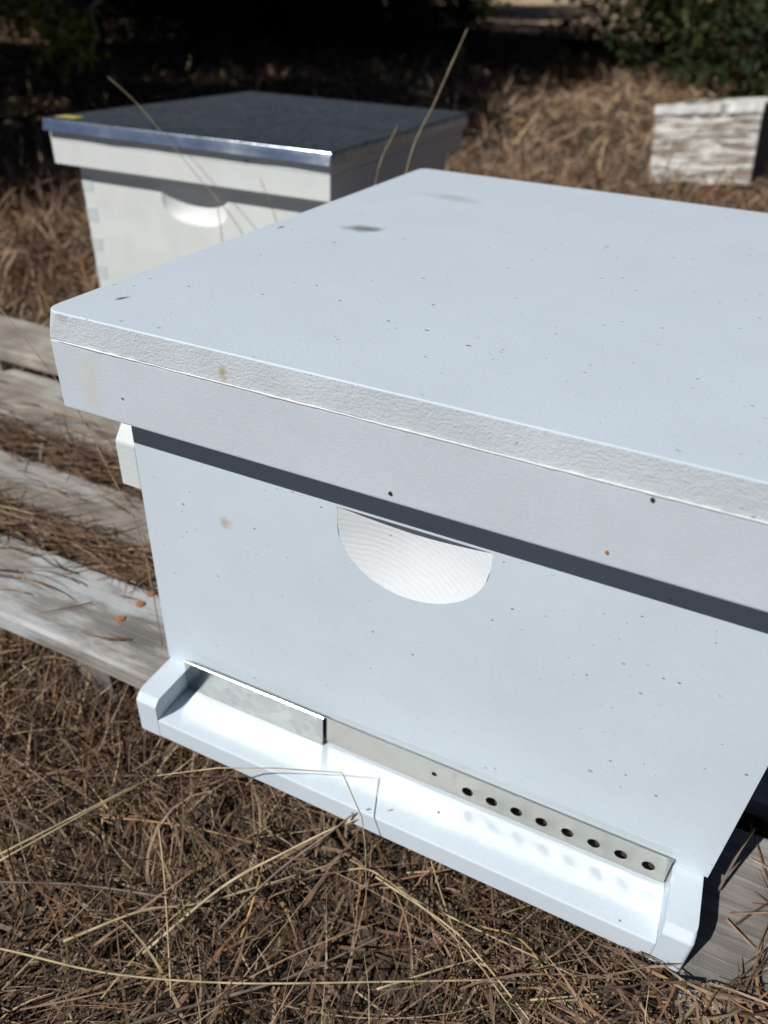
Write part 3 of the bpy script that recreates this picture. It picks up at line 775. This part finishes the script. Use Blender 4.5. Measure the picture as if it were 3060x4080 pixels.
PAL = np.array([[0.245, 0.155, 0.105], [0.35, 0.23, 0.152], [0.145, 0.090, 0.063], [0.45, 0.335, 0.23], [0.54, 0.42, 0.25], [0.30, 0.175, 0.10], [0.10, 0.068, 0.055], [0.10, 0.13, 0.03], [0.36, 0.22, 0.10]])
def stuff(name, label, sets):
    VV = []; FF = []; CC = []; off = 0
    for (P, V, colr) in sets:
        k = keep(P); V = V[k]; colr = colr[k]; n_, s1 = V.shape[:2]
        idx = np.arange(n_*s1*2).reshape(n_, s1, 2)+off
        F = np.stack([idx[:, :-1, 0], idx[:, :-1, 1], idx[:, 1:, 1], idx[:, 1:, 0]], -1).reshape(-1, 4)
        VV.append(V.reshape(-1, 3)); FF.append(F); CC.append(np.repeat(colr, s1*2, 0)); off += n_*s1*2
    me = np_mesh(name, np.concatenate(VV), np.concatenate(FF), np.concatenate(CC), M_grass, 1)
    o = bpy.data.objects.new(name, me); col.objects.link(o); tag(o, label, 'grass', kind='stuff')
    return o
def pick(n_, p, var=0.3, k=0.8):
    c = k*PAL[rng.choice(len(PAL), n_, p=np.array(p)/sum(p))]
    return c*rng.uniform(1-var, 1+var, (n_, 1))
U = rng.uniform
def wedge(n_, r0, r1, pw, a0=-80, a1=32):
    """places spread over the ground ahead of the camera, thinning with distance"""
    u = U(0, 1, n_); r = (r0**pw + u*(r1**pw-r0**pw))**(1/pw)
    a = np.radians(U(a0, a1, n_))
    return CAM[0]+r*np.sin(a), CAM[1]+r*np.cos(a), r
def bald(x, y):
    """bare patch of soil in front of the hive"""
    return ((x-0.215)/0.065)**2+((y+0.115)/0.055)**2 < U(0.2, 1.3, len(x))

near_sets = []
# short broken litter lying flat, front
n_ = 50000
x = U(-0.75, 0.85, n_); y = U(-0.42, 0.10, n_)
thin = np.array([noise.noise((float(a)*13, float(c)*13, 2.0)) for a, c in zip(x, y)])
kp = (~bald(x, y) | (U(0, 1, n_) < 0.22)) & (U(-0.40, 0.45, n_) < thin); x, y = x[kp], y[kp]; n_ = len(x)
zz = gz_arr(x, y)+np.abs(rng.normal(0, 0.014, n_))
P, V = blades(np.stack([x, y, zz], 1), U(0, 2*np.pi, n_), U(0.008, 0.042, n_), 0.0006+0.0016*U(0, 1, n_)**2.2, rng.normal(0.08, 0.35, n_), rng.normal(-0.1, 0.5, n_), rng.normal(0, 0.7, n_), 3, rng.normal(0, 0.6, n_))
near_sets.append((P, V, pick(n_, [5, 4, 3.5, 2.2, 0.8, 2, 3.0, 0.12, 0.4], k=0.66)))
# longer curled blades
n_ = 11000
x = U(-0.75, 0.85, n_); y = U(-0.42, 0.06, n_); kp = ~bald(x, y); x, y = x[kp], y[kp]; n_ = len(x)
zz = gz_arr(x, y)+np.abs(rng.normal(0, 0.010, n_))
fld = np.array([noise.noise((float(a)*4, float(c)*4, 6.0)) for a, c in zip(x, y)])*6.0+0.6
P, V = blades(np.stack([x, y, zz], 1), fld+rng.normal(0, 0.7, n_), U(0.03, 0.12, n_), 0.0007+0.0016*U(0, 1, n_)**2, rng.normal(0.45, 0.3, n_), rng.normal(-0.8, 0.5, n_), rng.normal(0, 0.9, n_), 6, rng.normal(0, 0.5, n_))
near_sets.append((P, V, pick(n_, [4, 4, 2.5, 3, 2.0, 2.4, 2.0, 0.25, 0.8], k=0.64)))
# thin pale straws
n_ = 1100
x = U(-0.85, 0.9, n_); y = U(-0.45, 0.04, n_); zz = gz_arr(x, y)+U(0.005, 0.035, n_)
P, V = blades(np.stack([x, y, zz], 1), np.radians(rng.normal(35, 50, n_)), U(0.08, 0.24, n_), U(0.0006, 0.0013, n_), rng.normal(0.10, 0.14, n_), rng.normal(-0.15, 0.25, n_), rng.normal(0, 0.35, n_), 7, rng.normal(0, 0.5, n_))
near_sets.append((P, V, pick(n_, [3, 2, 1, 2, 3, 1, 0, 0.1, 1.5], k=0.82)))
# broader flattened leaves
n_ = 1300
x = U(-0.75, 0.85, n_); y = U(-0.42, 0.03, n_); zz = gz_arr(x, y)+U(0.004, 0.022, n_)
P, V = blades(np.stack([x, y, zz], 1), U(0, 2*np.pi, n_), U(0.03, 0.09, n_), U(0.0018, 0.0036, n_), rng.normal(0.1, 0.15, n_), rng.normal(-0.1, 0.4, n_), rng.normal(0, 0.8, n_), 6, rng.normal(0, 0.7, n_))
near_sets.append((P, V, pick(n_, [4, 4, 2, 2, 1.0, 3, 0, 0.1, 1.0], k=0.6)))
# grass growing up against the pallet edge
n_ = 3200
x = U(-0.65, -0.01, n_); y = rng.normal(-0.018, 0.02, n_); zz = gz_arr(x, y)
P, V = blades(np.stack([x, y, zz], 1), U(0, 2*np.pi, n_), U(0.03, 0.085, n_), U(0.0008, 0.0018, n_), rng.normal(0.9, 0.35, n_), rng.normal(-0.9, 0.5, n_), rng.normal(0, 0.8, n_), 5, rng.normal(0, 0.5, n_))
near_sets.append((P, V, pick(n_, [4, 4, 3, 2.5, 1.5, 3, 1.5, 0.15, 0.6], k=0.7)))
stuff('grass_litter', 'brown dead grass litter and straw on the ground before the near hive', near_sets)

# grass further back, growing coarser with distance
mid = []
x, y, r = wedge(70000, 0.55, 3.2, 1.35); n_ = len(x)
kp = ~((y < 0.04) & (x > -0.7)); x, y, r = x[kp], y[kp], r[kp]; n_ = len(x)
zz = gz_arr(x, y)+np.abs(rng.normal(0, 0.012, n_))
P, V = blades(np.stack([x, y, zz], 1), U(0, 2*np.pi, n_), U(0.03, 0.11, n_)*(0.75+0.25*r), U(0.0012, 0.0028, n_)*(0.7+0.5*r), rng.normal(0.45, 0.45, n_), rng.normal(-0.7, 0.6, n_), rng.normal(0, 0.8, n_), 4, rng.normal(0, 0.6, n_))
mid.append((P, V, pick(n_, [5, 4, 3, 2.0, 1.0, 3, 1.5, 0.12, 1.0], k=0.9)))
x, y, r = wedge(60000, 2.4, 13.0, 1.5); n_ = len(x)
zz = gz_arr(x, y)
P, V = blades(np.stack([x, y, zz], 1), U(0, 2*np.pi, n_), U(0.06, 0.22, n_), U(0.002, 0.0045, n_)*(0.5+0.28*r), rng.normal(0.42, 0.35, n_), rng.normal(-0.6, 0.5, n_), rng.normal(0, 0.8, n_), 3, rng.normal(0, 0.6, n_))
mid.append((P, V, pick(n_, [3, 4, 1.5, 3.4, 2.0, 3, 0.5, 0.05, 1.6], k=1.12)))
stuff('dry_grass', 'matted brown dead grass behind and beside the hives', mid)

# litter caught on and between the pallet planks
deb = []
for (yc, sy, cnt, zr) in ((0.110, 0.008, 2400, 0.012), (0.233, 0.009, 3000, 0.014), (0.28, 0.03, 260, 0.004), (0.18, 0.04, 120, 0.004), (0.07, 0.03, 90, 0.004)):
    x = U(-0.75, 0.02, cnt); y = rng.normal(yc, sy, cnt)
    y += 0.010*np.array([noise.noise((float(a)*6, yc*10, 1)) for a in x])
    zz = ZT+0.0035+np.abs(rng.normal(0, zr, cnt))*np.exp(-((y-yc)/(sy*1.5+1e-4))**2)
    az = np.where(U(0, 1, cnt) < 0.5, 0, np.pi)+rng.normal(0.1, 0.32, cnt)
    P, V = blades(np.stack([x, y, zz], 1), az, U(0.02, 0.07, cnt), U(0.0009, 0.0022, cnt), np.abs(rng.normal(0.05, 0.12, cnt)), rng.normal(0.0, 0.15, cnt), rng.normal(0, 0.5, cnt), 4, rng.normal(0, 0.5, cnt))
    deb.append((P, V, pick(cnt, [5, 3, 4, 1.5, 0.8, 3, 3, 0, 0.6], k=0.65)))
# litter filling the gaps from below
for (ya, yb) in ((0.096, 0.126), (0.220, 0.246)):
    cnt = 3000; x = U(-0.72, 0.40, cnt); y = U(ya, yb, cnt); zz = U(-0.10, -0.030, cnt)
    P, V = blades(np.stack([x, y, zz], 1), np.where(U(0, 1, cnt) < 0.5, 0, np.pi)+rng.normal(0, 0.12, cnt), U(0.02, 0.06, cnt), U(0.001, 0.0025, cnt), rng.normal(0.1, 0.1, cnt), rng.normal(0, 0.1, cnt), rng.normal(0, 0.1, cnt), 3, rng.normal(0, 0.6, cnt))
    deb.append((P, V, pick(cnt, [5, 2, 4, 1, 0.5, 3, 3, 0, 0.4], k=0.6)))
cnt = 2600
x = rng.normal(0.425, 0.030, cnt); y = rng.normal(-0.068, 0.022, cnt); zz = np.maximum(ZT+0.003, ZT+0.010-0.9*np.maximum(0, -0.055-y))*1.0
zz = np.where(y < -0.058, U(-0.11, -0.036, cnt), zz); kp = (y < -0.040) & ((y < -0.058) | (U(0, 1, cnt) < 0.25)); x, y, zz = x[kp], y[kp], zz[kp]; cnt = len(x)
P, V = blades(np.stack([x, y, zz], 1), U(0, 2*np.pi, cnt), U(0.015, 0.05, cnt), U(0.001, 0.0022, cnt), rng.normal(0.15, 0.2, cnt), rng.normal(-0.1, 0.3, cnt), rng.normal(0, 0.5, cnt), 3, rng.normal(0, 0.6, cnt))
deb.append((P, V, pick(cnt, [5, 3, 3, 2, 1.0, 3, 2, 0, 0.6])))
cnt = 60
x = U(0.42, 0.60, cnt); y = U(-0.05, 0.07, cnt)
P, V = blades(np.stack([x, y, np.full(cnt, ZT+0.003)], 1), U(0, 2*np.pi, cnt), U(0.02, 0.07, cnt), U(0.001, 0.002, cnt), U(0.02, 0.3, cnt), U(-0.1, 0.1, cnt), rng.normal(0, 0.5, cnt), 4, rng.normal(0, 0.6, cnt))
deb.append((P, V, pick(cnt, [3, 3, 1, 3, 3, 2, 0, 0, 0.6])))
BX = BOXES; BOXES = [BX[0], BX[3], BX[4]]
stuff('straw_debris', 'brown straw and grass litter caught between the pallet planks', deb)
BOXES = BX

# ------------------------------------------------------------------ single stalks one can pick out
def stalk(label, pts, r0, r1, mat, nodes=(), n=8, name='grass_stalk'):
    P = spline(pts, n) if n else [Vector(p) for p in pts]; N = len(P)
    base = min(P, key=lambda p: p.z).copy()
    bm = bmesh.new(); rad = [r0+(r1-r0)*i/(N-1) for i in range(N)]
    for t in nodes:
        k = min(N-1, int(t*(N-1))); rad[k] *= 1.45
    tube(bm, [p-base for p in P], [q*0.78 for q in rad], 6)
    o = obj(name, bm, mat, None, smooth=True); o.location = base
    tag(o, label, 'grass stalk', 'dry grass stalks')
    return o
Z = -0.085
def fl(seq, dz=0.0): return [(x, y, Z+dz+0.004*math.sin(i*2.1)) for i, (x, y) in enumerate(seq)]
stalk('tall dry stalk rising behind the near lid, against the dark shade', [(-0.10, 0.575, -0.12), (-0.075, 0.577, 0.10), (-0.062, 0.582, 0.276), (-0.052, 0.637, 0.349), (-0.042, 0.699, 0.422)], 0.0015, 0.0010, M_dull, (0.9,))
stalk('shorter dry stalk before the grey side of the metal roofed hive', [(-0.12, 0.548, -0.12), (-0.10, 0.553, 0.12), (-0.093, 0.561, 0.265), (-0.087, 0.605, 0.321)], 0.0012, 0.0009, M_dull)
stalk('dry stalk leaning left across the front of the metal roof', [(-0.22, 0.50, -0.10), (-0.238, 0.503, 0.12), (-0.253, 0.503, 0.19), (-0.336, 0.517, 0.257), (-0.416, 0.529, 0.318), (-0.465, 0.531, 0.349)], 0.0008, 0.0005, M_dull)
stalk('short upright dry stalk before the hand hold of the rear hive', [(-0.29, 0.53, -0.11), (-0.305, 0.535, 0.10), (-0.317, 0.544, 0.193), (-0.325, 0.548, 0.222)], 0.0008, 0.0007, M_dull)
stalk('thin dry stalk before the right end of the rear roof rim', [(-0.20, 0.545, -0.11), (-0.215, 0.55, 0.12), (-0.232, 0.552, 0.20), (-0.255, 0.553, 0.25)], 0.0008, 0.0006, M_dull)
stalk('golden bent stalk arching past the left corner of the near lid', [(-0.035, 0.030, -0.030), (-0.063, 0.054, 0.06), (-0.102, 0.071, 0.106), (-0.14, 0.085, 0.147), (-0.162, 0.09, 0.167), (-0.207, 0.098, 0.203), (-0.26, 0.11, 0.235)], 0.0008, 0.0005, M_dull)
stalk('sharply bent thin stalk over the landing board', [(0.060, -0.090, -0.005), (0.10, -0.0745, 0.009), (0.1377, -0.0601, 0.0145), (0.17875, -0.0426, 0.0134), (0.1795, -0.0430, 0.0126), (0.1995, -0.0537, -0.0079), (0.206, -0.060, -0.03), (0.215, -0.07, -0.11)], 0.0005, 0.0006, M_straw, n=0)
stalk('thick pale straw with a node, resting against the hive front edge', [(0.085, -0.155, -0.105), (0.120, -0.108, -0.070), (0.150, -0.078, -0.052), (0.183, -0.050, -0.033), (0.213, -0.034, -0.0165)], 0.0016, 0.0006, M_straw, (0.35, 0.72))
stalk('dark forked twig touching the landing board edge', [(0.125, -0.125, -0.095), (0.150, -0.088, -0.062), (0.178, -0.056, -0.036), (0.188, -0.0465, -0.024), (0.199, -0.040, -0.0170)], 0.0014, 0.0006, M_twig, (0.6, 0.8))
stalk('long pale straw at the left edge pointing up to the hive corner', fl([(-0.0444, -0.1524), (0.0012, -0.0746), (0.0158, -0.040)]), 0.0012, 0.0007, M_straw, (0.5,))
stalk('second pale straw below the hive corner, nearly parallel to the first', fl([(-0.0382, -0.1581), (-0.0052, -0.096), (0.008, -0.0617)], 0.004), 0.0010, 0.0006, M_straw)
stalk('long thin bright straw curving along the bottom of the picture', fl([(-0.02, -0.220), (0.0132, -0.2047), (0.0829, -0.1838), (0.159, -0.1552), (0.2472, -0.1131), (0.31, -0.078)], 0.012), 0.0010, 0.0007, M_straw)
stalk('pale straw lying across the middle of the litter', fl([(0.0436, -0.1794), (0.078, -0.1422), (0.1116, -0.1143), (0.1824, -0.0488)], 0.004), 0.0014, 0.0007, M_straw, (0.4,))
stalk('curved pinkish straw at the left edge of the litter', fl([(-0.05, -0.178), (-0.0247, -0.1703), (0.0245, -0.1443), (0.0851, -0.1264), (0.0992, -0.1239)], 0.004), 0.0012, 0.0008, M_twig)
stalk('thin straw lying toward the camera left of the thick straw', fl([(0.0463, -0.0856), (0.0803, -0.1203), (0.1288, -0.1758)], 0.01), 0.0008, 0.0008, M_straw)
stalk('pale straw running right along the hive front edge', fl([(0.190, -0.052), (0.2069, -0.0471), (0.2434, -0.0487), (0.3579, -0.0506)], 0.004), 0.0010, 0.0008, M_straw)
stalk('golden straw pointing from the hive edge to the bottom right', fl([(0.2911, -0.0473), (0.3213, -0.0471), (0.3606, -0.0727), (0.375, -0.088)], 0.004), 0.0010, 0.0006, M_gold)
stalk('long straw from the hive edge to the bottom middle', fl([(0.2107, -0.0492), (0.2708, -0.0602), (0.301, -0.0691), (0.336, -0.0897)], 0.006), 0.0011, 0.0007, M_straw)
stalk('short pale straw at bottom middle beside the bare soil', fl([(0.2426, -0.1148), (0.2733, -0.0889), (0.2991, -0.0634)], 0.004), 0.0010, 0.0007, M_straw)
stalk('curled golden leaf standing over the bare soil', [(0.1442, -0.1227, -0.09), (0.141, -0.0979, -0.075), (0.1299, -0.0698, -0.080)], 0.0014, 0.0008, M_gold)
stalk('thick grey brown stem curving in from the bottom edge', fl([(0.10, -0.217), (0.1235, -0.1926), (0.1471, -0.1683), (0.1887, -0.1332), (0.2337, -0.0839)], 0.004), 0.0016, 0.0009, M_twig, (0.3, 0.6))
stalk('thin straw stretched straight across the bottom right corner', fl([(0.3334, -0.0813), (0.4002, -0.0444), (0.4751, -0.0039)], 0.012), 0.0008, 0.0006, M_straw)
stalk('short brown stem leaning in the hive shadow at right', [(0.428, 0.020, -0.034), (0.432, 0.034, -0.012), (0.437, 0.046, 0.006)], 0.0013, 0.0012, M_twig)
